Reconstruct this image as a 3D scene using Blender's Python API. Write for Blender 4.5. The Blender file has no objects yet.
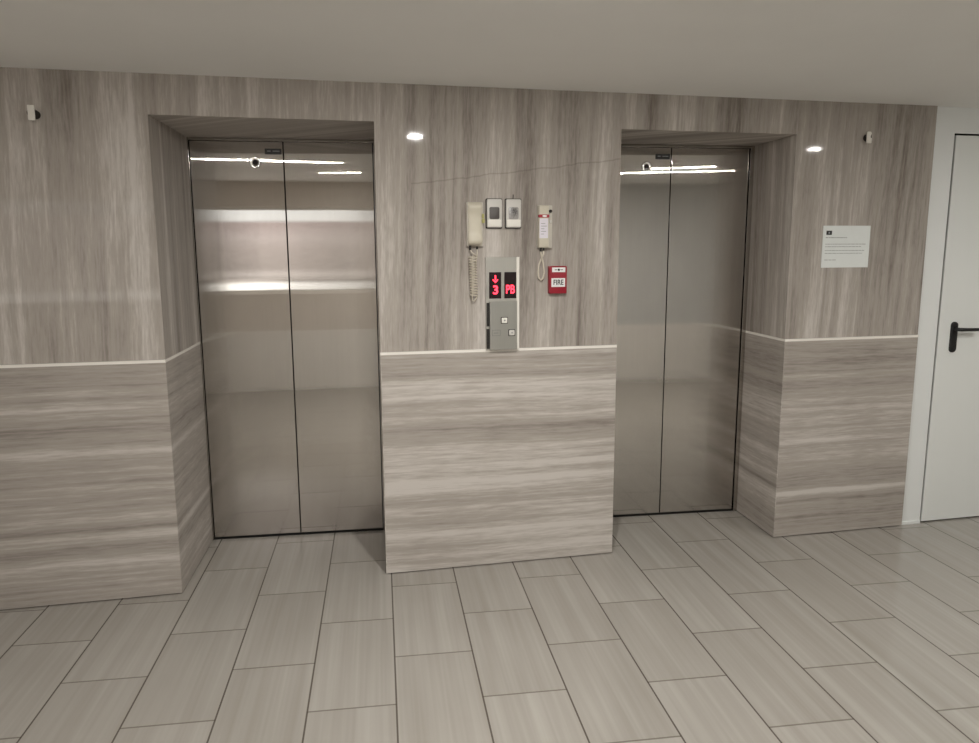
import bpy, bmesh, math, random
from mathutils import Vector, Matrix
random.seed(4)
S = bpy.context.scene
COL = S.collection

# ------------------------------------------------------------------ measures
CAM = (0.0, -4.0642, 1.5479)
YAW, PITCH, ROLL, FPX = 0.1423, -0.1617, -0.0043, 757.68
R0, SK = 0.5843, 0.0728                     # front of the stone: y = -R0 + SK*x
TH = math.atan(SK)
XLJ, XPL, XPR, XRJ, XE = -0.9278, -0.0073, 1.1403, 2.0592, 2.8581
ZD, ZO, ZC = 1.0769, 2.0958, 2.2575         # top of lower stone, soffit, ceiling
XL, XR, YB = -3.4, 5.2, -4.45               # room limits
def yf(x, off=0.0): return -R0 + SK * x - off

# ------------------------------------------------------------------ node helpers
class NT:
    def __init__(s, name):
        s.m = bpy.data.materials.new(name); s.m.use_nodes = True
        s.t = s.m.node_tree; s.t.nodes.clear()
        s.out = s.n('ShaderNodeOutputMaterial')
    def n(s, kind, **kw):
        nd = s.t.nodes.new(kind)
        for k, v in kw.items(): setattr(nd, k, v)
        return nd
    def put(s, sock, v):
        if isinstance(v, bpy.types.NodeSocket): s.t.links.new(v, sock)
        else: sock.default_value = v
    def math(s, op, a, b=0.0, c=None, clamp=False):
        nd = s.n('ShaderNodeMath', operation=op, use_clamp=clamp)
        s.put(nd.inputs[0], a); s.put(nd.inputs[1], b)
        if c is not None: s.put(nd.inputs[2], c)
        return nd.outputs[0]
    def comb(s, x, y, z):
        nd = s.n('ShaderNodeCombineXYZ')
        for i, v in enumerate((x, y, z)): s.put(nd.inputs[i], v)
        return nd.outputs[0]
    def pos(s):
        g = s.n('ShaderNodeNewGeometry'); sp = s.n('ShaderNodeSeparateXYZ')
        s.t.links.new(g.outputs['Position'], sp.inputs[0]); return sp.outputs
    def noise(s, vec, scale=1.0, detail=4.0, rough=0.55, dist=0.0):
        nd = s.n('ShaderNodeTexNoise', noise_dimensions='3D')
        s.put(nd.inputs['Vector'], vec); nd.inputs['Scale'].default_value = scale
        nd.inputs['Detail'].default_value = detail; nd.inputs['Roughness'].default_value = rough
        nd.inputs['Distortion'].default_value = dist
        return nd.outputs['Fac']
    def ramp(s, fac, stops, interp='LINEAR'):
        nd = s.n('ShaderNodeValToRGB'); nd.color_ramp.interpolation = interp
        e = nd.color_ramp.elements
        while len(e) < len(stops): e.new(0.5)
        for el, (p, c) in zip(e, stops):
            el.position = p
            el.color = (c, c, c, 1) if isinstance(c, (int, float)) else (*c, 1)
        s.put(nd.inputs[0], fac); return nd.outputs[0]
    def mix(s, fac, a, b, blend='MIX'):
        nd = s.n('ShaderNodeMix', data_type='RGBA', blend_type=blend)
        s.put(nd.inputs[0], fac)
        s.put(nd.inputs[6], a if not isinstance(a, tuple) else (*a, 1))
        s.put(nd.inputs[7], b if not isinstance(b, tuple) else (*b, 1))
        return nd.outputs[2]
    def bsdf(s, color, rough=0.5, metal=0.0, spec=0.5, normal=None, **kw):
        nd = s.n('ShaderNodeBsdfPrincipled')
        s.put(nd.inputs['Base Color'], (*color, 1) if isinstance(color, tuple) else color)
        s.put(nd.inputs['Roughness'], rough); nd.inputs['Metallic'].default_value = metal
        nd.inputs['Specular IOR Level'].default_value = spec
        if normal is not None: s.t.links.new(normal, nd.inputs['Normal'])
        for k, v in kw.items(): s.put(nd.inputs[k.replace('_', ' ')], v)
        s.t.links.new(nd.outputs[0], s.out.inputs[0]); return nd

def plain(name, color, rough=0.5, metal=0.0, spec=0.5, grain=0.04, scale=30):
    N = NT(name); p = N.pos()
    f = N.noise(N.comb(p[0], p[1], p[2]), scale, 3)
    lo = tuple(c * (1 - grain) for c in color); hi = tuple(min(1, c * (1 + grain)) for c in color)
    N.bsdf(N.mix(f, lo, hi), rough, metal, spec); return N.m
def glow(name, color, strength):
    N = NT(name); e = N.n('ShaderNodeEmission')
    e.inputs[0].default_value = (*color, 1); e.inputs[1].default_value = strength
    N.t.links.new(e.outputs[0], N.out.inputs[0]); return N.m

STONE_LO, STONE_MID, STONE_HI = (0.205, 0.178, 0.158), (0.385, 0.352, 0.319), (0.60, 0.565, 0.53)

def stone(name, horizontal, seed, bands=(), tone=1.0, shift=0.0):
    """grey-beige wood-vein limestone; veins upright or lying, bands = (position, darkness) along the cross direction"""
    N = NT(name); p = N.pos()
    s = N.math('MULTIPLY_ADD', p[1], 1.3, p[0])
    z = p[2]
    # every slab starts the vein afresh: slab index from the joints above the openings
    idx = None
    for e in (XLJ, XPL, XPR, XRJ):
        g = N.math('GREATER_THAN', p[0], e + 0.004)
        idx = g if idx is None else N.math('ADD', idx, g)
    sd = N.math('MULTIPLY_ADD', idx, 3.7, seed)
    if horizontal:
        a = N.math('MULTIPLY_ADD', s, 0.004, z); l = s
        fa, fl = 1.0, 1.0
    else:
        a = N.math('MULTIPLY_ADD', z, -0.035, s); l = z
    wob = N.noise(N.comb(N.math('MULTIPLY', a, 1.2), N.math('MULTIPLY', l, 0.9), sd), 1.0, 2)
    a2 = N.math('MULTIPLY_ADD', N.math('SUBTRACT', wob, 0.5), 0.035, a)
    broad = N.noise(N.comb(N.math('MULTIPLY', a2, 8.0 if not horizontal else 10.0), N.math('MULTIPLY', l, 0.35 if not horizontal else 0.18), sd), 1.0, 3, 0.6)
    mid = N.noise(N.comb(N.math('MULTIPLY', a2, 27.0 if not horizontal else 38.0), N.math('MULTIPLY', l, 0.9 if not horizontal else 0.4), N.math('ADD', sd, 9.1)), 1.0, 4, 0.6)
    fine = N.noise(N.comb(N.math('MULTIPLY', a2, 120.0), N.math('MULTIPLY', l, 12.0 if not horizontal else 8.0), N.math('ADD', sd, 4.4)), 1.0, 4, 0.65)
    blot = N.noise(N.comb(N.math('MULTIPLY', a, 3.0), N.math('MULTIPLY', l, 2.2), N.math('ADD', sd, 20.0)), 1.0, 3)
    v = N.math('MULTIPLY', broad, 0.85 if not horizontal else 0.55)
    v = N.math('MULTIPLY_ADD', mid, 0.50, v)
    v = N.math('MULTIPLY_ADD', fine, 0.38, v)
    v = N.math('MULTIPLY_ADD', blot, 0.15, v)
    v = N.math('SUBTRACT', v, (0.44 if not horizontal else 0.29) - shift)
    if bands:
        lo, hi = bands[0][0], bands[-1][0]
        b = N.math('DIVIDE', N.math('SUBTRACT', a2, lo), hi - lo, clamp=True)
        r = N.ramp(b, [((q - lo) / (hi - lo), 0.5 + 1.5 * d) for q, d in bands])
        v = N.math('ADD', v, N.math('SUBTRACT', r, 0.5))
    col = N.ramp(v, [(0.26, STONE_LO), (0.47, STONE_MID), (0.56, tuple(c * 1.1 for c in STONE_MID)), (0.72, STONE_HI)])
    if not horizontal:      # one hairline crack rising to the right across the middle slab
        line = N.math('SUBTRACT', p[2], N.math('MULTIPLY_ADD', p[0], 0.13, 1.811))
        kn = N.noise(N.comb(p[0], 0.0, 3.0), 9.0, 4)
        line = N.math('ABSOLUTE', N.math('MULTIPLY_ADD', N.math('SUBTRACT', kn, 0.5), 0.03, line))
        hit = N.math('LESS_THAN', line, 0.0032)
        on = N.math('MULTIPLY', N.math('GREATER_THAN', p[0], 0.15), N.math('LESS_THAN', p[0], XPR))
        col = N.mix(N.math('MULTIPLY', N.math('MULTIPLY', hit, on), 0.24), col, (0.10, 0.085, 0.07))
    if tone != 1.0: col = N.mix(1.0, col, (tone, tone, tone), 'MULTIPLY')
    # the front is polished, the reveals and soffit are honed
    g = N.n('ShaderNodeNewGeometry'); sp = N.n('ShaderNodeSeparateXYZ'); N.t.links.new(g.outputs['True Normal'], sp.inputs[0])
    front = N.math('GREATER_THAN', N.math('ABSOLUTE', sp.outputs[1]), 0.9)
    rough = N.math('ADD', N.math('MULTIPLY_ADD', fine, 0.03, 0.03), N.math('MULTIPLY', N.math('SUBTRACT', 1.0, front), 0.5))
    N.bsdf(col, rough, 0, 0.2); return N.m

def tiles(name):
    N = NT(name); p = N.pos()
    W, L, TX, TY = 0.30, 0.6184, 0.0172, -0.7265
    u = N.math('DIVIDE', N.math('SUBTRACT', p[0], TX), W)
    c = N.math('FLOOR', u); fu = N.math('SUBTRACT', u, c)
    par = N.math('FLOORED_MODULO', c, 2.0)
    v = N.math('MULTIPLY_ADD', par, 0.5, N.math('DIVIDE', N.math('SUBTRACT', p[1], TY), L))
    r = N.math('FLOOR', v); fv = N.math('SUBTRACT', v, r)
    eu = N.math('MULTIPLY', N.math('MINIMUM', fu, N.math('SUBTRACT', 1.0, fu)), W)
    ev = N.math('MULTIPLY', N.math('MINIMUM', fv, N.math('SUBTRACT', 1.0, fv)), L)
    gu = N.math('LESS_THAN', eu, 0.0030); gv = N.math('LESS_THAN', ev, 0.0036)
    wn = N.n('ShaderNodeTexWhiteNoise', noise_dimensions='3D'); N.put(wn.inputs[0], N.comb(c, r, 7.0))
    sp = N.n('ShaderNodeSeparateColor'); N.t.links.new(wn.outputs['Color'], sp.inputs[0])
    ra, rb = sp.outputs[0], sp.outputs[1]
    off = N.math('MULTIPLY', ra, 40.0)
    b = N.noise(N.comb(N.math('MULTIPLY', p[0], 20.0), N.math('MULTIPLY', p[1], 0.7), off), 1.0, 1, 0.5)
    f = N.noise(N.comb(N.math('MULTIPLY', p[0], 70.0), N.math('MULTIPLY', p[1], 1.3), N.math('ADD', off, 5.0)), 1.0, 1, 0.5)
    cl = N.noise(N.comb(N.math('MULTIPLY', p[0], 3.0), N.math('MULTIPLY', p[1], 2.0), off), 1.0, 2)
    k = N.math('MULTIPLY', b, 0.5); k = N.math('MULTIPLY_ADD', f, 0.3, k); k = N.math('MULTIPLY_ADD', cl, 0.2, k)
    k = N.math('MULTIPLY_ADD', N.math('SUBTRACT', rb, 0.5), 0.10, k)
    col = N.ramp(k, [(0.28, (0.305, 0.285, 0.255)), (0.50, (0.352, 0.333, 0.302)), (0.74, (0.415, 0.397, 0.366))])
    col = N.mix(N.math('MULTIPLY', gv, 0.60), col, (0.085, 0.068, 0.052))
    col = N.mix(N.math('MULTIPLY', gu, 0.82), col, (0.055, 0.042, 0.032))
    g = N.math('MAXIMUM', gu, gv)
    bp = N.n('ShaderNodeBump'); bp.inputs['Strength'].default_value = 0.25; bp.inputs['Distance'].default_value = 0.002
    N.put(bp.inputs['Height'], N.math('SUBTRACT', 1.0, g))
    rough = N.math('MULTIPLY_ADD', b, 0.06, 0.13)
    N.bsdf(col, rough, 0, 0.5, bp.outputs[0]); return N.m

def brushed(name, color, spread=0.13, rough=0.012, axis=(1, 0, 0), lean=0.0):
    """sheet steel with upright hairlines: each fine line leans the surface a little sideways"""
    N = NT(name); p = N.pos()
    g = N.n('ShaderNodeNewGeometry')
    wn = N.n('ShaderNodeTexWhiteNoise', noise_dimensions='3D')
    N.put(wn.inputs[0], N.comb(N.math('FLOOR', N.math('MULTIPLY', p[0], 9000.0)), N.math('FLOOR', N.math('MULTIPLY', p[1], 9000.0)), N.math('FLOOR', N.math('MULTIPLY', p[2], 3000.0))))
    c0 = N.math('MULTIPLY_ADD', wn.outputs['Value'], 2.0, -1.0)
    t = N.math('MULTIPLY', N.math('MULTIPLY', N.math('SIGN', c0), N.math('POWER', N.math('ABSOLUTE', c0), 1.7)), spread)
    # slow waviness of the sheet
    wz = N.noise(N.comb(N.math('MULTIPLY', p[0], 2.2), 0.0, N.math('MULTIPLY', p[2], 1.6)), 1.0, 1)
    up = N.math('MULTIPLY_ADD', N.math('SUBTRACT', wz, 0.5), 0.0022, lean)
    ad = N.n('ShaderNodeVectorMath', operation='ADD')
    N.t.links.new(g.outputs['Normal'], ad.inputs[0])
    N.put(ad.inputs[1], N.comb(t, 0.0, up))
    nm = N.n('ShaderNodeVectorMath', operation='NORMALIZE'); N.t.links.new(ad.outputs[0], nm.inputs[0])
    sm = N.noise(N.comb(N.math('MULTIPLY', p[0], 5.0), p[1], N.math('MULTIPLY', p[2], 2.5)), 1.0, 4, 0.6)
    streak = N.noise(N.comb(N.math('MULTIPLY', p[0], 160.0), p[1], N.math('MULTIPLY', p[2], 1.5)), 1.0, 2)
    k = N.math('MULTIPLY_ADD', streak, 0.3, N.math('MULTIPLY', sm, 0.7))
    col = N.mix(k, tuple(c * 0.88 for c in color), tuple(min(1, c * 1.12) for c in color))
    rg = N.math('MULTIPLY_ADD', sm, 0.012, rough)
    N.bsdf(col, rg, 1.0, 0.5, nm.outputs[0]); return N.m

def painted(name, color, rough=0.6, spec=0.35):
    N = NT(name); p = N.pos()
    f = N.noise(N.comb(p[0], p[1], p[2]), 2.5, 3)
    col = N.mix(f, tuple(c * 0.965 for c in color), tuple(min(1, c * 1.03) for c in color))
    o = N.noise(N.comb(p[0], p[1], p[2]), 220, 2)
    bp = N.n('ShaderNodeBump'); bp.inputs['Strength'].default_value = 0.04; bp.inputs['Distance'].default_value = 0.001
    N.put(bp.inputs['Height'], o)
    N.bsdf(col, rough, 0, spec, bp.outputs[0]); return N.m

M = {}
VEINS = [(-1.7, 0.0), (-1.5, -0.03), (-1.30, 0.0), (-1.22, 0.05), (-1.16, -0.02), (-1.05, 0.03), (-0.95, 0.02), (-0.83, 0.0), (-0.80, 0.09), (-0.77, 0.0), (-0.61, -0.02), (-0.59, 0.07), (-0.56, 0.0), (-0.2, 0.0), (0.0, 0.05), (0.20, 0.0),
         (0.30, 0.07), (0.33, 0.0), (0.36, 0.09), (0.40, -0.01), (0.50, 0.06), (0.55, -0.015), (0.75, 0.0), (0.90, 0.0), (1.0, 0.08), (1.05, 0.0), (1.9, 0.02), (2.235, -0.04), (2.257, 0.12), (2.28, 0.0), (2.5, -0.06), (2.85, 0.02)]
M['upper'] = stone('upper_stone', False, 2.3, [(1.0946 * q - 0.7596, d * 0.8) for q, d in VEINS], shift=0.01)
M['low_l'] = stone('lower_stone_left', True, 11.0, [(0.0, 0.04), (0.12, 0.03), (0.17, 0.06), (0.235, -0.05), (0.29, 0.09), (0.33, -0.02), (0.42, 0.01), (0.53, 0.02), (0.60, 0.0), (0.655, 0.02), (0.675, 0.12), (0.70, 0.0), (0.76, -0.07), (0.82, -0.03), (0.865, 0.09), (0.905, 0.0), (0.93, 0.05), (0.97, -0.03), (1.08, 0.0)], shift=0.02)
M['low_c'] = stone('lower_stone_middle', True, 23.0, [(0.0, 0.04), (0.1, 0.02), (0.2, 0.04), (0.34, 0.01), (0.45, 0.06), (0.53, 0.02), (0.60, 0.10), (0.64, 0.0), (0.70, -0.03), (0.74, 0.08), (0.78, 0.02), (0.86, 0.0), (0.92, 0.07), (0.96, -0.02), (1.02, 0.04), (1.08, 0.02)], shift=0.06)
M['low_r'] = stone('lower_stone_right', True, 37.0, [(0.0, 0.0), (0.12, 0.0), (0.21, 0.02), (0.255, 0.13), (0.29, -0.05), (0.36, 0.0), (0.42, -0.02), (0.455, 0.08), (0.49, 0.0), (0.62, 0.0), (0.70, 0.04), (0.76, -0.01), (0.83, -0.05), (0.88, 0.02), (0.96, -0.03), (1.08, -0.02)], shift=0.02)
M['strip'] = plain('pale_stone_edge', (0.88, 0.85, 0.80), 0.25, grain=0.08, scale=8)
M['tile'] = tiles('floor_tile')
M['steel'] = brushed('brushed_steel', (0.60, 0.575, 0.545))
M['frame'] = brushed('frame_steel', (0.50, 0.475, 0.445), 0.10, 0.10)
M['plate'] = brushed('panel_steel', (0.66, 0.65, 0.61), 0.12, 0.30)
M['plate_dark'] = brushed('call_plate_steel', (0.56, 0.56, 0.53), 0.12, 0.28)
M['white'] = painted('white_paint', (0.80, 0.825, 0.82))
M['ceil'] = painted('ceiling_paint', (0.895, 0.895, 0.875), 0.8, 0.2)
M['cream'] = painted('cream_paint', (0.84, 0.82, 0.78))
M['door'] = painted('door_paint', (0.79, 0.815, 0.80), 0.45, 0.4)
M['black'] = plain('black_plastic', (0.012, 0.012, 0.013), 0.35)
M['dark'] = plain('dark_gap', (0.010, 0.009, 0.008), 0.8)  # near-black stands in for the shade inside the door gaps
M['rubber'] = plain('black_rubber', (0.02, 0.017, 0.015), 0.7)
M['beige'] = plain('beige_plastic', (0.60, 0.56, 0.46), 0.4)
M['beige2'] = plain('grey_beige_plastic', (0.55, 0.52, 0.46), 0.4)
M['cord'] = plain('cream_cord', (0.62, 0.57, 0.48), 0.45)
M['olive'] = plain('yellow_green_plastic', (0.44, 0.42, 0.16), 0.4)
M['silver'] = plain('silver_plastic', (0.58, 0.565, 0.53), 0.5, 0.0)
M['pale'] = plain('pale_plastic', (0.82, 0.80, 0.74), 0.35)
M['smoke'] = plain('smoked_lens', (0.085, 0.075, 0.07), 0.5)
M['red'] = plain('red_enamel', (0.30, 0.011, 0.026), 0.35)
M['paper'] = plain('white_label', (0.82, 0.82, 0.82), 0.6)
M['lilac'] = plain('lilac_white_label', (0.74, 0.71, 0.78), 0.6)
M['ink'] = plain('black_ink', (0.015, 0.015, 0.015), 0.6)
M['greyink'] = plain('grey_ink', (0.30, 0.31, 0.31), 0.6)
M['redink'] = plain('red_ink', (0.38, 0.03, 0.05), 0.5)
M['sign'] = plain('white_sign_sheet', (0.80, 0.84, 0.83), 0.35)
M['screen'] = plain('display_glass', (0.012, 0.003, 0.004), 0.15)
M['led'] = glow('red_led', (1.0, 0.035, 0.06), 3.0)
M['chrome'] = plain('chrome', (0.75, 0.74, 0.72), 0.16, 1.0)
for k_, v_ in (('lamp', 1150.0), ('lamp_soft', 430.0), ('lamp_low', 400.0)): M[k_] = glow(k_ + '_diffuser', (1.0, 0.965, 0.915), v_)
M['tan'] = painted('tan_paint', (0.74, 0.69, 0.63)); M['grey'] = painted('grey_paint', (0.66, 0.665, 0.65)); M['side'] = painted('taupe_paint', (0.42, 0.39, 0.355))
M['day'] = glow('daylight_pane', (0.96, 0.98, 1.0), 1.0)
# view out painted on left pane: pinkish house, glowing bands shaped for steel reflections
N = NT('view_out'); p = N.pos()
f = N.noise(N.comb(p[0], 0.0, p[2]), 1.6, 2)
zz = N.math('MULTIPLY_ADD', N.math('SUBTRACT', f, 0.5), 0.015, p[2])
c_ = N.ramp(N.math('SUBTRACT', zz, 1.0), [(0.05, (1.6, 1.55, 1.45)), (0.16, (1.9, 1.85, 1.75)), (0.20, (0.7, 0.63, 0.57)), (0.27, (1.1, 1.0, 0.92)), (0.34, (0.75, 0.66, 0.6)), (0.55, (0.85, 0.74, 0.68)), (0.66, (1.0, 0.88, 0.82)), (0.82, (0.8, 0.66, 0.62)), (0.86, (1.5, 1.5, 1.45))])
def along(stops): return N.ramp(N.math('DIVIDE', N.math('ADD', p[0], 3.2), 3.2), [((q + 3.2) / 3.2, v_) for q, v_ in stops])
fx = along([(-3.2, 0.9), (-2.1, 1.05), (-1.68, 1.1), (-1.62, 0.25), (-1.32, 0.25), (-1.27, 1.15), (-0.90, 1.0), (-0.80, 0.55), (-0.2, 0.45)])
fb = along([(-3.2, 1.2), (-1.9, 1.4), (-1.1, 1.3), (-1.0, 0.35), (-0.2, 0.28)])
low = N.math('LESS_THAN', p[2], 1.22); top_ = N.math('GREATER_THAN', zz, 1.84)
fac = N.math('MULTIPLY_ADD', N.math('SUBTRACT', fb, fx), low, fx)
fac = N.math('MULTIPLY_ADD', N.math('SUBTRACT', 0.72, fac), top_, fac)
c_ = N.mix(1.0, c_, N.comb(fac, fac, fac), 'MULTIPLY')
e = N.n('ShaderNodeEmission'); N.put(e.inputs[0], c_); e.inputs[1].default_value = 0.85
N.t.links.new(e.outputs[0], N.out.inputs[0]); M['view_left'] = N.m

# speckled lens of the second wall plate
N = NT('mottled_lens'); p = N.pos()
f = N.noise(N.comb(p[0], p[1], p[2]), 150, 2)
ctr = N.math('SQRT', N.math('ADD', N.math('POWER', N.math('SUBTRACT', p[0], 0.6180), 2.0), N.math('POWER', N.math('SUBTRACT', p[2], 1.713), 2.0)))
k = N.math('ADD', N.math('MULTIPLY', f, 0.7), N.math('MULTIPLY', ctr, 14.0))
N.bsdf(N.ramp(k, [(0.35, (0.05, 0.045, 0.042)), (0.72, (0.33, 0.32, 0.31))]), 0.3)
M['mottled'] = N.m

# ------------------------------------------------------------------ mesh helpers
def obj(name, bm, mat, parent=None, smooth=False):
    me = bpy.data.meshes.new(name)
    bmesh.ops.recalc_face_normals(bm, faces=bm.faces)
    bm.to_mesh(me); bm.free()
    if smooth:
        for f in me.polygons: f.use_smooth = True
    me.materials.append(M[mat] if isinstance(mat, str) else mat)
    o = bpy.data.objects.new(name, me); COL.objects.link(o)
    if parent is not None: o.parent = parent
    return o
def prism(bm, pts, z0, z1):
    a = [bm.verts.new((x, y, z0)) for x, y in pts]; b = [bm.verts.new((x, y, z1)) for x, y in pts]
    n = len(pts)
    bm.faces.new(a[::-1]); bm.faces.new(b)
    for i in range(n): bm.faces.new((a[i], a[(i + 1) % n], b[(i + 1) % n], b[i]))
def box(bm, x0, x1, y0, y1, z0, z1, bev=0.0, seg=2):
    t = bmesh.new(); prism(t, [(x0, y0), (x1, y0), (x1, y1), (x0, y1)], z0, z1)
    if bev: bmesh.ops.bevel(t, geom=t.edges[:], offset=bev, segments=seg, affect='EDGES', profile=0.5)
    me = bpy.data.meshes.new('tmp'); t.to_mesh(me); t.free(); bm.from_mesh(me); bpy.data.meshes.remove(me)
def bx(*a, **k):
    bm = bmesh.new(); box(bm, *a, **k); return bm
def rounded(bm, x0, x1, z0, z1, y0, y1, r, seg=6, edge=0.0):
    """slab lying on the wall: rounded outline in x/z, from y0 (front) to y1 (back), front rim softened by edge"""
    def outline(ins, y):
        vs = []
        rr = max(r - ins, 0.0005)
        for cx, cz, a0 in ((x1 - r, z1 - r, 0), (x0 + r, z1 - r, 90), (x0 + r, z0 + r, 180), (x1 - r, z0 + r, 270)):
            for i in range(seg + 1):
                a = math.radians(a0 + 90 * i / seg)
                vs.append(bm.verts.new((cx + rr * math.cos(a), y, cz + rr * math.sin(a))))
        return vs
    rings = [outline(0, y1)]
    if edge:
        rings += [outline(0, y0 + edge), outline(edge * 0.3, y0 + edge * 0.3), outline(edge, y0)]
    else: rings += [outline(0, y0)]
    n = len(rings[0])
    for a, b in zip(rings, rings[1:]):
        for i in range(n): bm.faces.new((a[i], a[(i + 1) % n], b[(i + 1) % n], b[i]))
    bm.faces.new(rings[0]); bm.faces.new(rings[-1][::-1])
def rnd(*a, **k):
    bm = bmesh.new(); rounded(bm, *a, **k); return bm
def disc_lathe(bm, prof, cx, cz, seg=28, axis='y', cy=0.0):
    """profile of (radius, depth) turned about the y axis through (cx, cz), or about z through (cx, cy)"""
    rings = []
    for r, d in prof:
        ring = []
        for i in range(seg):
            a = 2 * math.pi * i / seg
            if axis == 'y': ring.append(bm.verts.new((cx + r * math.cos(a), d, cz + r * math.sin(a))))
            else: ring.append(bm.verts.new((cx + r * math.cos(a), cy + r * math.sin(a), d)))
        rings.append(ring)
    for a, b in zip(rings, rings[1:]):
        for i in range(seg): bm.faces.new((a[i], a[(i + 1) % seg], b[(i + 1) % seg], b[i]))
    bm.faces.new(rings[0]); bm.faces.new(rings[-1][::-1])
def tube(bm, pts, r, seg=8):
    pts = [Vector(q) for q in pts]; rings = []
    up = Vector((0, 1, 0.01)); prev = None
    for i, q in enumerate(pts):
        t = (pts[min(i + 1, len(pts) - 1)] - pts[max(i - 1, 0)]).normalized()
        nrm = prev if prev is not None else up
        nrm = (nrm - t * nrm.dot(t))
        if nrm.length < 1e-5: nrm = t.orthogonal()
        nrm.normalize(); prev = nrm; bi = t.cross(nrm)
        rad = r[i] if isinstance(r, (list, tuple)) else r
        rings.append([bm.verts.new(q + (nrm * math.cos(2 * math.pi * k / seg) + bi * math.sin(2 * math.pi * k / seg)) * rad) for k in range(seg)])
    for a, b in zip(rings, rings[1:]):
        for k in range(seg): bm.faces.new((a[k], a[(k + 1) % seg], b[(k + 1) % seg], b[k]))
    bm.faces.new(rings[0][::-1]); bm.faces.new(rings[-1])
def text_mesh(name, body, size, mat, parent, x, y, z, sx=1.0, bold=0.0, depth=0.0006):
    cu = bpy.data.curves.new('tmp_text', 'FONT'); cu.body = body; cu.size = size
    cu.align_x = 'CENTER'; cu.align_y = 'CENTER'; cu.extrude = depth; cu.offset = bold
    t = bpy.data.objects.new('tmp_text', cu); COL.objects.link(t)
    bpy.context.view_layer.update()
    me = bpy.data.meshes.new_from_object(t.evaluated_get(bpy.context.evaluated_depsgraph_get()))
    bpy.data.objects.remove(t); bpy.data.curves.remove(cu)
    me.name = name; me.transform(Matrix.Translation((x, y, z)) @ Matrix.Rotation(math.pi / 2, 4, 'X') @ Matrix.Diagonal((sx, 1, 1, 1)))
    me.materials.clear(); me.materials.append(M[mat])
    o = bpy.data.objects.new(name, me); COL.objects.link(o); o.parent = parent
    return o
def smooth_by_angle(o, ang=40):
    for f in o.data.polygons: f.use_smooth = True
    bm = bmesh.new(); bm.from_mesh(o.data)
    for e in bm.edges:
        if len(e.link_faces) == 2 and e.calc_face_angle(0) > math.radians(ang): e.smooth = False
    bm.to_mesh(o.data); bm.free()
def struct(o, label=None, cat=None):
    o['kind'] = 'structure'
    if label: o['label'] = label; o['category'] = cat
    return o
def thing(name, label, cat, loc, rz=0.0, group=None):
    o = bpy.data.objects.new(name, None); COL.objects.link(o)
    o.empty_display_size = 0.05
    o.location = loc; o.rotation_euler = (0, 0, rz)
    o['label'] = label; o['category'] = cat; o['kind'] = 'thing'
    if group: o['group'] = group
    return o
def on_wall(name, label, cat, x, z, group=None, off=0.0):
    """a thing fixed to the stone front: local x runs along the wall, local -y comes out of it"""
    return thing(name, label, cat, (x, yf(x, off), z), TH, group)

# ------------------------------------------------------------------ the room
bm = bmesh.new(); prism(bm, [(XL, YB), (XR, YB), (XR, 0.10), (XL, 0.10)], -0.10, 0.0)
struct(obj('floor', bm, 'tile'), 'grey beige rectangular floor tiles laid in a staggered bond', 'floor')
bm = bmesh.new(); prism(bm, [(XL, YB), (XR, YB), (XR, 0.10), (XL, 0.10)], ZC, ZC + 0.12)
struct(obj('ceiling', bm, 'ceil'), 'plain off white painted ceiling above the stone wall', 'ceiling')

# upper stone: three slabs between the bays, headers over both bays
YK = 0.10
ZT = ZD + 0.001
bm = bmesh.new()
for a, b in ((XL, XLJ), (XPL, XPR), (XRJ, XE)):
    prism(bm, [(a, yf(a)), (b, yf(b)), (b, YK), (a, YK)], ZT, ZC)
for a, b in ((XLJ, XPL), (XPR, XRJ)):
    prism(bm, [(a, yf(a)), (b, yf(b)), (b, YK), (a, YK)], ZO, ZC)
struct(obj('wall_back', bm, 'upper'), 'upper stone cladding with upright grey beige veins above the pale ledge line', 'wall')
LEDGE = 0.013
PR = 0.004
lower = (('wall_lower_left', XL, XLJ, 'low_l', 'lower stone panel with lying veins left of both elevators'),
         ('wall_lower_center', XPL, XPR, 'low_c', 'lower stone panel with lying veins between the two elevators'),
         ('wall_lower_right', XRJ, XE, 'low_r', 'lower stone panel with lying veins between right elevator and white door'))
for i, (nm, a, b, mt, lab) in enumerate(lower):
    bm = bmesh.new()
    prism(bm, [(a, yf(a, PR)), (b, yf(b, PR)), (b, YK), (a, YK)], 0.005, ZD - LEDGE)
    struct(obj(nm, bm, mt), lab, 'wall panel')
    bm = bmesh.new()
    e = 0.002
    a2, b2 = (a if a == XL else a - 0.0005), b + 0.0005
    prism(bm, [(a2, yf(a2, PR + e)), (b2, yf(b2, PR + e)), (b2, YK), (a2, YK)], ZD - LEDGE, ZD)
    struct(obj('trim_%d' % (i + 1), bm, 'strip'), ('pale ledge line on top of the lower stone ' + ('left of both elevators', 'between the two elevators', 'beside the white door')[i]), 'trim')

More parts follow.
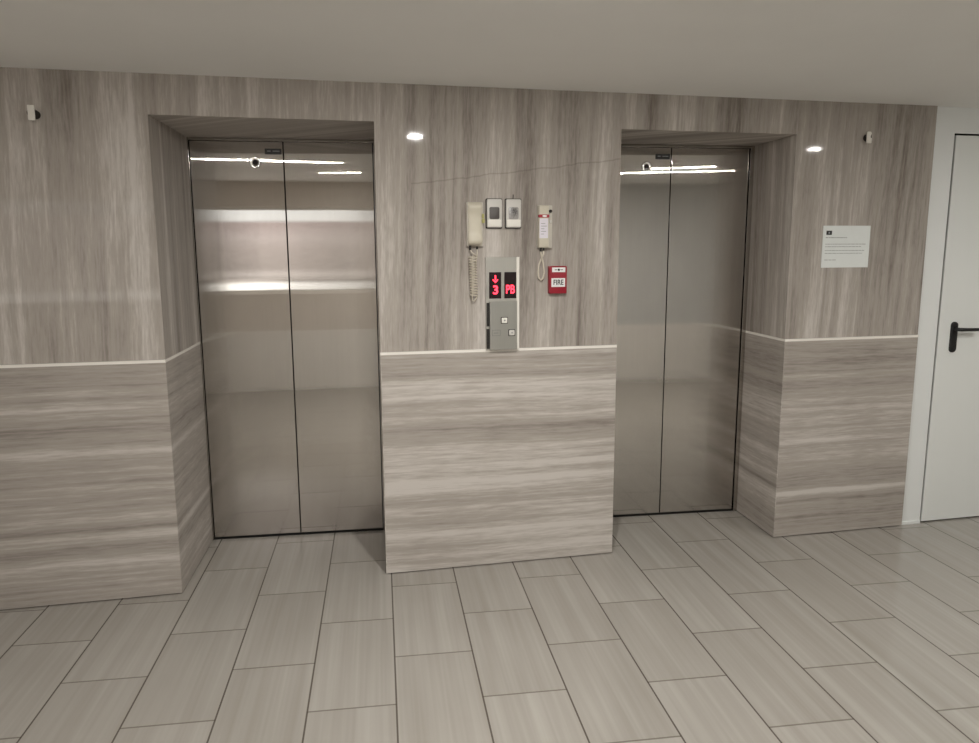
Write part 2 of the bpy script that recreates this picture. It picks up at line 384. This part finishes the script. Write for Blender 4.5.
# white wall with its door to the right of the stone
WX0, WX1 = 3.000, 3.93          # door leaf
WZ = 2.118
RECESS = -0.014
bm = bmesh.new()
def wpr(a, b, z0, z1, off=RECESS): prism(bm, [(a, yf(a, off)), (b, yf(b, off)), (b, YK), (a, YK)], z0, z1)
wpr(XE + 0.0002, WX0 - 0.0115, 0, ZC); wpr(WX1 + 0.0115, XR, 0, ZC); wpr(WX0 - 0.0115, WX1 + 0.0115, WZ + 0.010, ZC)
struct(obj('wall_right', bm, 'white'), 'smooth white painted wall around the white door', 'wall')
d = thing('door_1', 'plain white door with black lever handle at the right edge of the stone', 'door', (WX0, yf(WX0, RECESS), 0), TH)
d['kind'] = 'structure'
w = (WX1 - WX0) / math.cos(TH)
bm = bmesh.new()
for a, b, z0, z1 in ((-0.0105, -0.0085, 0, WZ + 0.0092), (w + 0.0085, w + 0.0105, 0, WZ + 0.0092), (-0.0085, w + 0.0085, WZ + 0.0075, WZ + 0.0092)): box(bm, a, b, 0.004, 0.044, z0, z1)
obj('door_frame', bm, 'rubber', d)
obj('rebate', bx(-0.0105, w + 0.0105, 0.045, 0.07, 0, WZ + 0.009), 'dark', d)
leaf = obj('door_leaf', bx(0.0, w, -0.001, 0.042, 0.008, WZ, bev=0.002), 'door', d)
hx = 0.094
bm = bmesh.new(); rounded(bm, hx - 0.0205, hx + 0.0205, 0.972, 1.140, -0.012, -0.001, 0.020, 8, 0.004)
hp = obj('handle_plate', bm, 'black', d); smooth_by_angle(hp); hp['label'] = 'black rounded handle plate'
bm = bmesh.new()
pts = [(hx, -0.010, 1.101), (hx, -0.040, 1.101)]
pts += [(hx + 0.012 - 0.012 * math.cos(a), -0.040 - 0.012 * math.sin(a), 1.101) for a in (0.4, 0.8, 1.2, 1.57)]
pts += [(hx + 0.03, -0.052, 1.1005), (hx + 0.07, -0.052, 1.0995), (hx + 0.128, -0.052, 1.099), (hx + 0.132, -0.050, 1.099)]
tube(bm, pts, [0.010] * 6 + [0.0098, 0.0092, 0.009, 0.006], 12)
hl = obj('lever', bm, 'black', hp); smooth_by_angle(hl)
bm = bmesh.new(); disc_lathe(bm, [(0.006, -0.0135), (0.006, -0.011)], hx, 1.005, 16); obj('keyhole', bm, 'rubber', hp)
bm = bmesh.new(); a, b = XE + 0.001, WX0 - 0.012
prism(bm, [(a, yf(a, RECESS + 0.006)), (b, yf(b, RECESS + 0.006)), (b, yf(b, RECESS)), (a, yf(a, RECESS))], 0, 0.016)
struct(obj('baseboard_right', bm, 'white'), 'thin white strip at the foot of the white wall', 'baseboard')

# the rest of the lobby, seen only in the steel
bm = bmesh.new(); prism(bm, [(XL - 0.1, YB), (XL, YB), (XL, 0.1), (XL - 0.1, 0.1)], 0, ZC); struct(obj('wall_left', bm, 'side'), 'taupe wall at the far left end of the lobby', 'wall')
bm = bmesh.new(); prism(bm, [(XR, YB), (XR + 0.1, YB), (XR + 0.1, 0.1), (XR, 0.1)], 0, ZC); struct(obj('wall_far_right', bm, 'side'), 'taupe wall at the far right end of the lobby', 'wall')
WB, WT = 1.06, 1.99
WINS = ((-3.2, -0.15),)
def fw(nm, rects, mat, lab):
    bm = bmesh.new()
    for a, b, z0, z1 in rects: prism(bm, [(a, YB - 0.2), (b, YB - 0.2), (b, YB), (a, YB)], z0, z1)
    struct(obj(nm, bm, mat), lab, 'wall')
fw('wall_front_right', [(0.55, XR, 0.66, ZC)], 'grey', 'pale grey lobby wall facing the right elevator')
fw('wall_front', [(XL, WINS[0][0], 0.66, ZC), (WINS[0][1], 0.55, 0.66, ZC)] + [(a, b, z0, z1) for a, b in WINS for z0, z1 in ((0.66, WB), (WT, ZC))], 'tan', 'pale lobby wall facing the elevators')
fw('wall_front_lower', [(XL, XR, 0.0, 0.66)], 'cream', 'cream lower band of the wall facing the elevators')
for k, (W0, W1) in enumerate(WINS):
    wn = thing('window_%d' % (k + 1), 'wide daylit window facing the ' + ('left', 'right')[k] + ' elevator', 'window', (W0, YB - 0.14, WB)); wn['kind'] = 'structure'
    ww, wh = W1 - W0, WT - WB
    bm = bmesh.new()
    box(bm, 0, ww, 0, 0.06, 0, 0.04); box(bm, 0, ww, 0, 0.06, wh - 0.03, wh)
    nb = 3
    for q in range(nb): x = (ww - 0.05) * q / (nb - 1); box(bm, x, x + 0.05, 0, 0.06, 0.04, wh - 0.03)
    obj('window_frame', bm, 'cream', wn)
    obj('pane', bx(0.02, ww - 0.02, 0.02, 0.03, 0.02, wh - 0.02), ('view_left', 'day')[k], wn)

# ------------------------------------------------------------------ elevators
def elevator(xa, xb, seam, sl, sr, label):
    t = thing('elevator_entrance', label, 'elevator', ((xa + xb) / 2, 0, 0))
    g = 0.0008; a, b, s = xa - (xa + xb) / 2 + g, xb - (xa + xb) / 2 - g, seam - (xa + xb) / 2
    top = ZO - 0.001
    bm = bmesh.new()
    box(bm, a, a + sl, -0.012, 0.075, 0, top, bev=0.001)
    box(bm, b - sr, b, -0.012, 0.075, 0, top, bev=0.001)
    box(bm, a + sl, b - sr, -0.012, 0.075, top - 0.014, top, bev=0.001)
    obj('frame', bm, 'frame', t)
    obj('gap_backing', bx(a + sl + 0.0005, b - sr - 0.0005, 0.055, 0.072, 0.0, top - 0.012), 'dark', t)  # dark sheet added behind the panels so their gaps read as shade
    obj('sill', bx(a + sl + 0.0005, b - sr - 0.0005, 0.0, 0.054, 0.0, 0.004), 'dark', t)
    G = 0.0028
    zt, zb = top - 0.0155, 0.013
    lx0, rx1 = a + sl + 0.003, b - sr - 0.004
    lp = obj('door_panel', bx(lx0, s - G, 0.0, 0.03, zb, zt, bev=0.0012), 'steel', t); lp['label'] = 'left door panel with keyhole ring and black plate'
    rp = obj('door_panel', bx(s + G, rx1, 0.0, 0.03, zb, zt, bev=0.0012), 'steel', t); rp['label'] = 'right door panel, plain brushed steel'
    obj('seam_shade', bx(s - G + 0.0003, s + G - 0.0003, 0.012, 0.026, zb, zt), 'rubber', t)  # dark strip added to paint the shaded seam between the panels
    kx, kz = s - 0.139, 1.978
    bm = bmesh.new(); disc_lathe(bm, [(0.028, 0.0), (0.0275, -0.003), (0.024, -0.006), (0.018, -0.006), (0.0135, -0.004), (0.0125, -0.002)], kx, kz, 32)
    k = obj('keyhole_ring', bm, 'chrome', lp); smooth_by_angle(k, 30); k['label'] = 'round chrome keyhole ring'
    bm = bmesh.new(); disc_lathe(bm, [(0.0123, -0.0018), (0.0123, -0.0035), (0.007, -0.0037)], kx, kz, 20); obj('keyhole', bm, 'rubber', lp)
    bm = bmesh.new(); rounded(bm, s - 0.090, s - 0.008, 2.018, 2.046, -0.0016, 0.0, 0.003, 3)
    pl = obj('maker_plate', bm, 'black', lp); pl['label'] = 'small black plate'
    bm = bmesh.new()
    for q, l in ((s - 0.078, 0.017), (s - 0.052, 0.034)): box(bm, q, q + l, -0.0019, -0.0015, 2.032, 2.036)
    obj('plate_marks', bm, 'greyink', lp)
    return t
elevator(XLJ, XPL, -0.4656, 0.006, 0.008, 'brushed steel elevator doors left of the phones, reflecting bright window bands')
elevator(XPR, XRJ, 1.5849, 0.010, 0.022, 'brushed steel elevator doors between the red fire box and the white paper sign')

# ------------------------------------------------------------------ things on the middle stone
# beige wall phone with coiled cord
t = on_wall('wall_phone', 'beige wall phone with long coiled cord, left of the elevator floor display', 'phone', 0.437, 1.555)
o = obj('base', rnd(-0.040, 0.036, 0.0, 0.199, -0.022, -0.0005, 0.006, 4, 0.003), 'beige2', t); smooth_by_angle(o)
bm = bmesh.new()
n = 22; rings = []
for i in range(n + 1):
    q = i / n; z = 0.004 + q * 0.193
    bulge = 0.012 * (math.exp(-((q - 0.10) / 0.12) ** 2) + math.exp(-((q - 0.90) / 0.12) ** 2))
    tap = 1 - 0.35 * (abs(2 * q - 1) ** 10)
    y0 = -(0.036 + bulge) * tap - 0.004 * (1 - tap); hw = 0.0315 * (0.94 + 0.10 * min(1, bulge / 0.012 + 0.4)) * (1 - 0.12 * abs(2 * q - 1) ** 10)
    ring = []
    for dx, dy in ((-1, -0.0225), (-1, y0 * 0.86), (-0.8, y0 * 0.97), (-0.45, y0), (0.45, y0), (0.8, y0 * 0.97), (1, y0 * 0.86), (1, -0.0225)):
        ring.append(bm.verts.new((-0.004 + dx * hw, dy, z)))
    rings.append(ring)
for a, b in zip(rings, rings[1:]):
    for i in range(8): bm.faces.new((a[i], a[(i + 1) % 8], b[(i + 1) % 8], b[i]))
bm.faces.new(rings[0]); bm.faces.new(rings[-1][::-1])
hs = obj('handset', bm, 'beige', t); smooth_by_angle(hs, 50)
bm = bmesh.new(); box(bm, 0.0285, 0.0400, -0.040, -0.0225, 0.105, 0.124, 0.002); box(bm, 0.0285, 0.0385, -0.034, -0.0225, 0.126, 0.146, 0.002)
o = obj('hook_switch', bm, 'olive', t); o['label'] = 'small yellow green hook switch'
for a_, b_, r_ in (((-0.026, -0.024, 0.004), (-0.026, -0.024, -0.016), 0.0055), ((0.008, -0.015, 0.001), (0.008, -0.015, -0.013), 0.0045)):
    bm = bmesh.new(); tube(bm, [a_, b_], r_, 10); obj('cord_plug', bm, 'rubber', t)
bm = bmesh.new(); pts = []
def coil(x0, z0, x1, z1, y, turns, r):
    out = []; nn = turns * 14
    for i in range(nn + 1):
        q = i / nn; a = 2 * math.pi * turns * q
        out.append((x0 + (x1 - x0) * q + r * math.cos(a), y + r * 0.75 * math.sin(a), z0 + (z1 - z0) * q))
    return out
pts = [(-0.026, -0.024, -0.014), (-0.022, -0.026, -0.024), (-0.010, -0.026, -0.034)]
pts += coil(-0.016, -0.042, -0.010, -0.226, -0.026, 15, 0.0165)
pts += [(0.000, -0.026, -0.236), (-0.008, -0.024, -0.250), (-0.018, -0.020, -0.246), (-0.016, -0.012, -0.228), (-0.012, -0.0065, -0.200), (0.0, -0.0065, -0.100), (0.008, -0.010, -0.040), (0.008, -0.015, -0.012)]
tube(bm, pts, 0.0030, 6)
o = obj('coiled_cord', bm, 'cord', t, True); o['label'] = 'cream coiled cord hanging in a loop'

# two light grey wall plates
for k, (x, lens, lab) in enumerate(((0.5265, 'smoke', 'light grey wall plate with plain dark square window, next to the beige phone'),
                                    (0.6165, 'mottled', 'light grey wall plate with mottled grey square window, nearer the right phone'))):
    t = on_wall('switch_plate', lab, 'wall plate', x, 1.640, 'pair of wall plates above the floor display')
    hw = 0.0355
    o = obj('shadow_rim', rnd(-hw - 0.003, hw + 0.003, -0.004, 0.131, -0.010, -0.0003, 0.006, 4), 'rubber', t)  # dark rim painted for the shadow line around the cover
    bm = rnd(-hw, hw, 0.0, 0.128, -0.021, -0.010, 0.007, 6, 0.003)
    o = obj('cover', bm, 'silver', t); smooth_by_angle(o)
    o = obj('lower_flap', rnd(-hw + 0.004, hw - 0.004, 0.004, 0.036, -0.0235, -0.0195, 0.004, 4, 0.0012), 'pale', t); smooth_by_angle(o); o['label'] = 'paler lower part'
    o = obj('window', rnd(-0.0245, 0.0225, 0.038, 0.092, -0.0228, -0.0200, 0.007, 6, 0.001), lens, t); smooth_by_angle(o)
    if k:
        bm = bmesh.new(); tube(bm, [(0.0, -0.006, 0.130), (0.001, -0.006, 0.150)], 0.002, 6); obj('wire_stub', bm, 'rubber', t)

# narrow phone with red stripe and white label
t = on_wall('wall_phone', 'narrow grey wall phone with red stripe and white label, above the red fire box', 'phone', 0.764, 1.545)
o = obj('base', rnd(-0.033, 0.037, 0.0, 0.198, -0.022, -0.0005, 0.006, 4, 0.003), 'beige2', t); smooth_by_angle(o)
o = obj('handset', rnd(-0.032, 0.016, 0.003, 0.195, -0.040, -0.0222, 0.006, 5, 0.005), 'beige', t); smooth_by_angle(o)
o2 = obj('stripe', rnd(-0.0325, 0.0165, 0.140, 0.154, -0.0415, -0.0225, 0.002, 2), 'redink', t); o2['label'] = 'dark red stripe around the handset'
bm = bmesh.new(); disc_lathe(bm, [(0.0085, -0.0418), (0.0085, -0.0414)], 0, 0, 20)
for v in bm.verts: v.co.x = v.co.x * 1.3 - 0.006; v.co.z = v.co.z * 0.55 + 0.147
obj('stripe_mark', bm, 'paper', o2)
o2 = obj('label_sheet', bx(-0.030, 0.011, -0.0408, -0.0398, 0.046, 0.136), 'lilac', t); o2['label'] = 'white paper label'
bm = bmesh.new()
for q, l in ((0.112, 0.020), (0.100, 0.028), (0.088, 0.016), (0.076, 0.024), (0.064, 0.014)): box(bm, -0.023, -0.023 + l, -0.0411, -0.0408, q, q + 0.0025)
obj('label_lines', bm, 'greyink', o2)
for z, m_ in ((0.170, 'rubber'), (0.122, 'silver')):
    bm = bmesh.new(); disc_lathe(bm, [(0.0075, -0.022), (0.0075, -0.028), (0.006, -0.0295)], 0.027, z, 20); obj('button', bm, m_, t)
for a_, b_, r_ in (((-0.020, -0.028, 0.003), (-0.020, -0.028, -0.014), 0.0055), ((-0.004, -0.018, 0.001), (-0.004, -0.018, -0.011), 0.0045)):
    bm = bmesh.new(); tube(bm, [a_, b_], r_, 10); obj('cord_plug', bm, 'rubber', t)
bm = bmesh.new()
tube(bm, [(-0.004, -0.018, -0.010), (-0.004, -0.018, -0.026), (-0.012, -0.016, -0.045), (-0.024, -0.014, -0.075), (-0.028, -0.013, -0.110), (-0.025, -0.012, -0.135), (-0.014, -0.012, -0.150),
          (-0.003, -0.012, -0.138), (0.002, -0.013, -0.110), (-0.004, -0.016, -0.070), (-0.014, -0.022, -0.040), (-0.019, -0.027, -0.022), (-0.020, -0.028, -0.012)], 0.0042, 8)
o = obj('cord', bm, 'cord', t, True); o['label'] = 'cream cord hanging in a narrow loop'

# red fire call box
t = on_wall('fire_alarm_box', 'small dark red fire alarm call box under the narrow phone', 'fire alarm', 0.830, 1.333)
o = obj('housing', rnd(-0.043, 0.043, 0.0, 0.129, -0.030, -0.0005, 0.005, 5, 0.004), 'red', t); smooth_by_angle(o)
o2 = obj('upper_label', bx(-0.031, 0.034, -0.0308, -0.0300, 0.101, 0.123), 'paper', t); o2['label'] = 'white upper label with dark mark'
bm = bmesh.new(); disc_lathe(bm, [(0.0055, -0.0314), (0.0055, -0.0308)], 0.002, 0.112, 16)
box(bm, -0.018, -0.006, -0.0312, -0.0308, 0.1105, 0.1135); box(bm, 0.010, 0.022, -0.0312, -0.0308, 0.1105, 0.1135)
obj('label_mark', bm, 'ink', o2)
o2 = obj('press_panel', bx(-0.034, 0.033, -0.0320, -0.0300, 0.032, 0.073, bev=0.0004), 'paper', t); o2['label'] = 'white press panel reading FIRE'
text_mesh('lettering', 'FIRE', 0.034, 'ink', o2, 0.0, -0.0324, 0.0525, 0.82, 0.0006, 0.0003)

# floor display and call buttons
t = on_wall('elevator_call_station', 'tall steel elevator call panel with red digits over two buttons', 'call panel', 0.564, 1.0735)
H = 0.432; w2 = 0.0795
o = obj('back_plate', bx(-w2, w2, -0.016, -0.0076, 0.0, H, bev=0.0008), 'plate', t)
o = obj('edge_strip', bx(w2 - 0.013, w2 + 0.0005, -0.020, -0.0165, 0.0, H, bev=0.0006), 'pale', t); o['label'] = 'pale upright edge strip'
def display(x0, x1, z0, z1):
    return obj('display', bx(x0, x1, -0.0185, -0.0162, z0, z1, bev=0.0006), 'screen', t)
YD = -0.0192
d1 = display(-0.0640, -0.0065, 0.241, 0.363); d1['label'] = 'black display showing red down arrow and 3'
text_mesh('digit', '3', 0.056, 'led', d1, -0.0335, YD, 0.2795, 1.05, 0.0012)
bm = bmesh.new()
ax, az = -0.0345, 0.325
box(bm, ax - 0.003, ax + 0.003, YD - 0.0006, YD + 0.0006, az + 0.002, az + 0.024)
v = [(ax - 0.0135, az + 0.003), (ax - 0.0100, az + 0.006), (ax, az - 0.003), (ax + 0.0100, az + 0.006), (ax + 0.0135, az + 0.003), (ax, az - 0.012)]
fr_ = [bm.verts.new((x, YD - 0.0007, z)) for x, z in v]; bk = [bm.verts.new((x, YD + 0.0006, z)) for x, z in v]
bm.faces.new(fr_); bm.faces.new(bk[::-1])
for i in range(6): bm.faces.new((fr_[i], fr_[(i + 1) % 6], bk[(i + 1) % 6], bk[i]))
obj('arrow', bm, 'led', d1)
d2 = display(0.0085, 0.0655, 0.241, 0.363); d2['label'] = 'black display showing red letters PB'
text_mesh('letters', 'PB', 0.056, 'led', d2, 0.0365, YD, 0.2815, 0.74, 0.0008)
lo = obj('call_plate', bx(-0.0640, 0.0660, -0.032, -0.0165, 0.003, 0.230, bev=0.001), 'plate_dark', t); lo['label'] = 'lower steel plate with buttons'
bm = bmesh.new(); box(bm, -0.0775, -0.0645, -0.022, -0.0165, 0.006, 0.100, 0.0008); box(bm, -0.0765, -0.0645, -0.022, -0.0165, 0.112, 0.222, 0.0008)
obj('gap_shade', bm, 'rubber', t)  # black strips stand in for the shaded gap left of the call plate
for x, z, m_ in ((0.0045, 0.140, 'pale'), (0.0400, 0.081, 'silver')):
    b_ = obj('button', rnd(x - 0.0165, x + 0.0165, z - 0.0155, z + 0.0155, -0.0345, -0.0318, 0.003, 4), 'rubber', lo)
    c_ = obj('button_cap', rnd(x - 0.0135, x + 0.0135, z - 0.0125, z + 0.0125, -0.0375, -0.0345, 0.003, 4, 0.001), m_, lo); smooth_by_angle(c_)
    bm = bmesh.new(); disc_lathe(bm, [(0.0038, -0.0379), (0.0038, -0.0375)], x + 0.001, z, 14); obj('button_mark', bm, 'greyink', lo)
bm = bmesh.new()
for a, b, z0, z1 in ((-0.054, -0.014, 0.094, 0.0955), (-0.054, -0.014, 0.068, 0.0695), (-0.054, -0.0525, 0.068, 0.0955), (-0.0155, -0.014, 0.068, 0.0955), (-0.046, -0.024, 0.080, 0.0825)):
    box(bm, a, b, -0.0324, -0.0319, z0, z1)
obj('engraved_label', bm, 'greyink', lo)

# white notice on the right-hand stone
t = on_wall('notice_sign', 'white notice sheet with small black emblem, right of the right elevator', 'sign', 2.378, 1.440)
c = 0.1375
sh = obj('sheet', bx(-c, c, -0.0045, -0.0005, 0.0, 0.2125, bev=0.0008), 'sign', t)
em = obj('emblem', bx(-c + 0.018, -c + 0.050, -0.0049, -0.0044, 0.166, 0.187), 'ink', t); em['label'] = 'small black emblem'
bm = bmesh.new(); box(bm, -c + 0.030, -c + 0.038, -0.0052, -0.0048, 0.172, 0.181); obj('emblem_mark', bm, 'greyink', em)
rnd_ = random.Random(7)
for z, x1, th in ((0.1505, -c + 0.138, 0.0034), (0.118, c - 0.024, 0.0026), (0.105, c - 0.050, 0.0026), (0.086, c - 0.030, 0.0026), (0.0715, c - 0.040, 0.0026), (0.038, -c + 0.085, 0.0026)):
    bm = bmesh.new(); x = -c + 0.016
    while x < x1:
        l = min(rnd_.uniform(0.008, 0.024), x1 - x)
        box(bm, x, x + l, -0.0049, -0.0044, z, z + th); x += l + 0.0035
    obj('text_line', bm, 'greyink', t)

# small white stand-off brackets high on the stone
for x, z, hw, hh, d_, lab in ((-1.343, 2.052, 0.0125, 0.0575, 0.05, 'small white bracket on a dark stub, high on the stone left of both elevators'),
                              (2.452, 2.060, 0.0130, 0.0560, 0.020, 'small white notched bracket high on the stone above the white notice')):
    t = on_wall('wall_bracket', lab, 'bracket', x, z, 'small white brackets high on the stone')
    bm = bmesh.new(); disc_lathe(bm, [(0.017, -0.0005), (0.017, -d_)], 0.0, hh * 0.5, 20); o = obj('stub', bm, 'rubber', t); smooth_by_angle(o)
    if x < 0: bm = rnd(-hw, hw, 0.0, hh, -d_ - 0.007, -d_ - 0.0002, 0.003, 3, 0.0015)
    else:
        bm = rnd(-hw, hw - 0.006, 0.0, hh, -d_ - 0.007, -d_ - 0.0002, 0.003, 3, 0.0015)
        box(bm, hw - 0.0062, hw, -d_ - 0.007, -d_ - 0.0002, 0.0, 0.026, 0.001); box(bm, hw - 0.0062, hw - 0.002, -d_ - 0.007, -d_ - 0.0002, 0.042, hh - 0.004, 0.001)
    o = obj('plate', bm, 'pale', t); smooth_by_angle(o)

# ------------------------------------------------------------------ ceiling lamps (above and behind the frame)
LAMPS = ((-0.94, -2.42, 'lamp_soft', 'in front of the left elevator'), (0.465, -2.06, 'lamp', 'in front of the wall phones'),
         (3.40, -1.95, 'lamp_soft', 'in front of the white door'), (0.32, -3.35, 'lamp_low', 'nearest the camera'),
         (2.52, -3.10, 'lamp_low', 'farther back from the right elevator'), (3.1, -2.42, 'lamp_soft', 'in front of the right elevator'))
for x, y, k, lab in LAMPS:
    t = thing('ceiling_light', 'round flush ceiling lamp ' + lab, 'ceiling light', (x, y, ZC), 0, 'round lamps in the ceiling')
    bm = bmesh.new(); disc_lathe(bm, [(0.058, -0.0002), (0.058, -0.004), (0.045, -0.007), (0.041, -0.007)], 0, 0, 36, 'z')
    o = obj('rim', bm, 'white', t); smooth_by_angle(o)
    bm = bmesh.new(); disc_lathe(bm, [(0.0405, -0.0072), (0.0405, -0.0085)], 0, 0, 36, 'z')
    obj('diffuser', bm, k, t)

# ------------------------------------------------------------------ world, camera, view
wd = bpy.data.worlds.new('world'); S.world = wd; wd.use_nodes = True
wd.node_tree.nodes['Background'].inputs[0].default_value = (0.6, 0.7, 0.85, 1); wd.node_tree.nodes['Background'].inputs[1].default_value = 0.3
cd = bpy.data.cameras.new('camera'); cam = bpy.data.objects.new('camera', cd); COL.objects.link(cam)
cd.sensor_fit = 'HORIZONTAL'; cd.sensor_width = 36.0; cd.lens = 36.0 * FPX / 979.0; cd.clip_start = 0.02
F = Vector((math.sin(YAW) * math.cos(PITCH), math.cos(YAW) * math.cos(PITCH), math.sin(PITCH)))
r = Vector((math.cos(YAW), -math.sin(YAW), 0)); u = r.cross(F)
R = r * math.cos(ROLL) + u * math.sin(ROLL); U = u * math.cos(ROLL) - r * math.sin(ROLL)
cam.matrix_world = Matrix(((R.x, U.x, -F.x, CAM[0]), (R.y, U.y, -F.y, CAM[1]), (R.z, U.z, -F.z, CAM[2]), (0, 0, 0, 1)))
S.camera = cam
S.view_settings.view_transform = 'Standard'; S.view_settings.look = 'None'; S.view_settings.gamma = 1.0
S.view_settings.use_curve_mapping = False
S.view_settings.exposure = 0.68
S.cycles.use_denoising = True
S.cycles.max_bounces = 10; S.cycles.diffuse_bounces = 6; S.cycles.glossy_bounces = 5
S.cycles.sample_clamp_indirect = 6.0
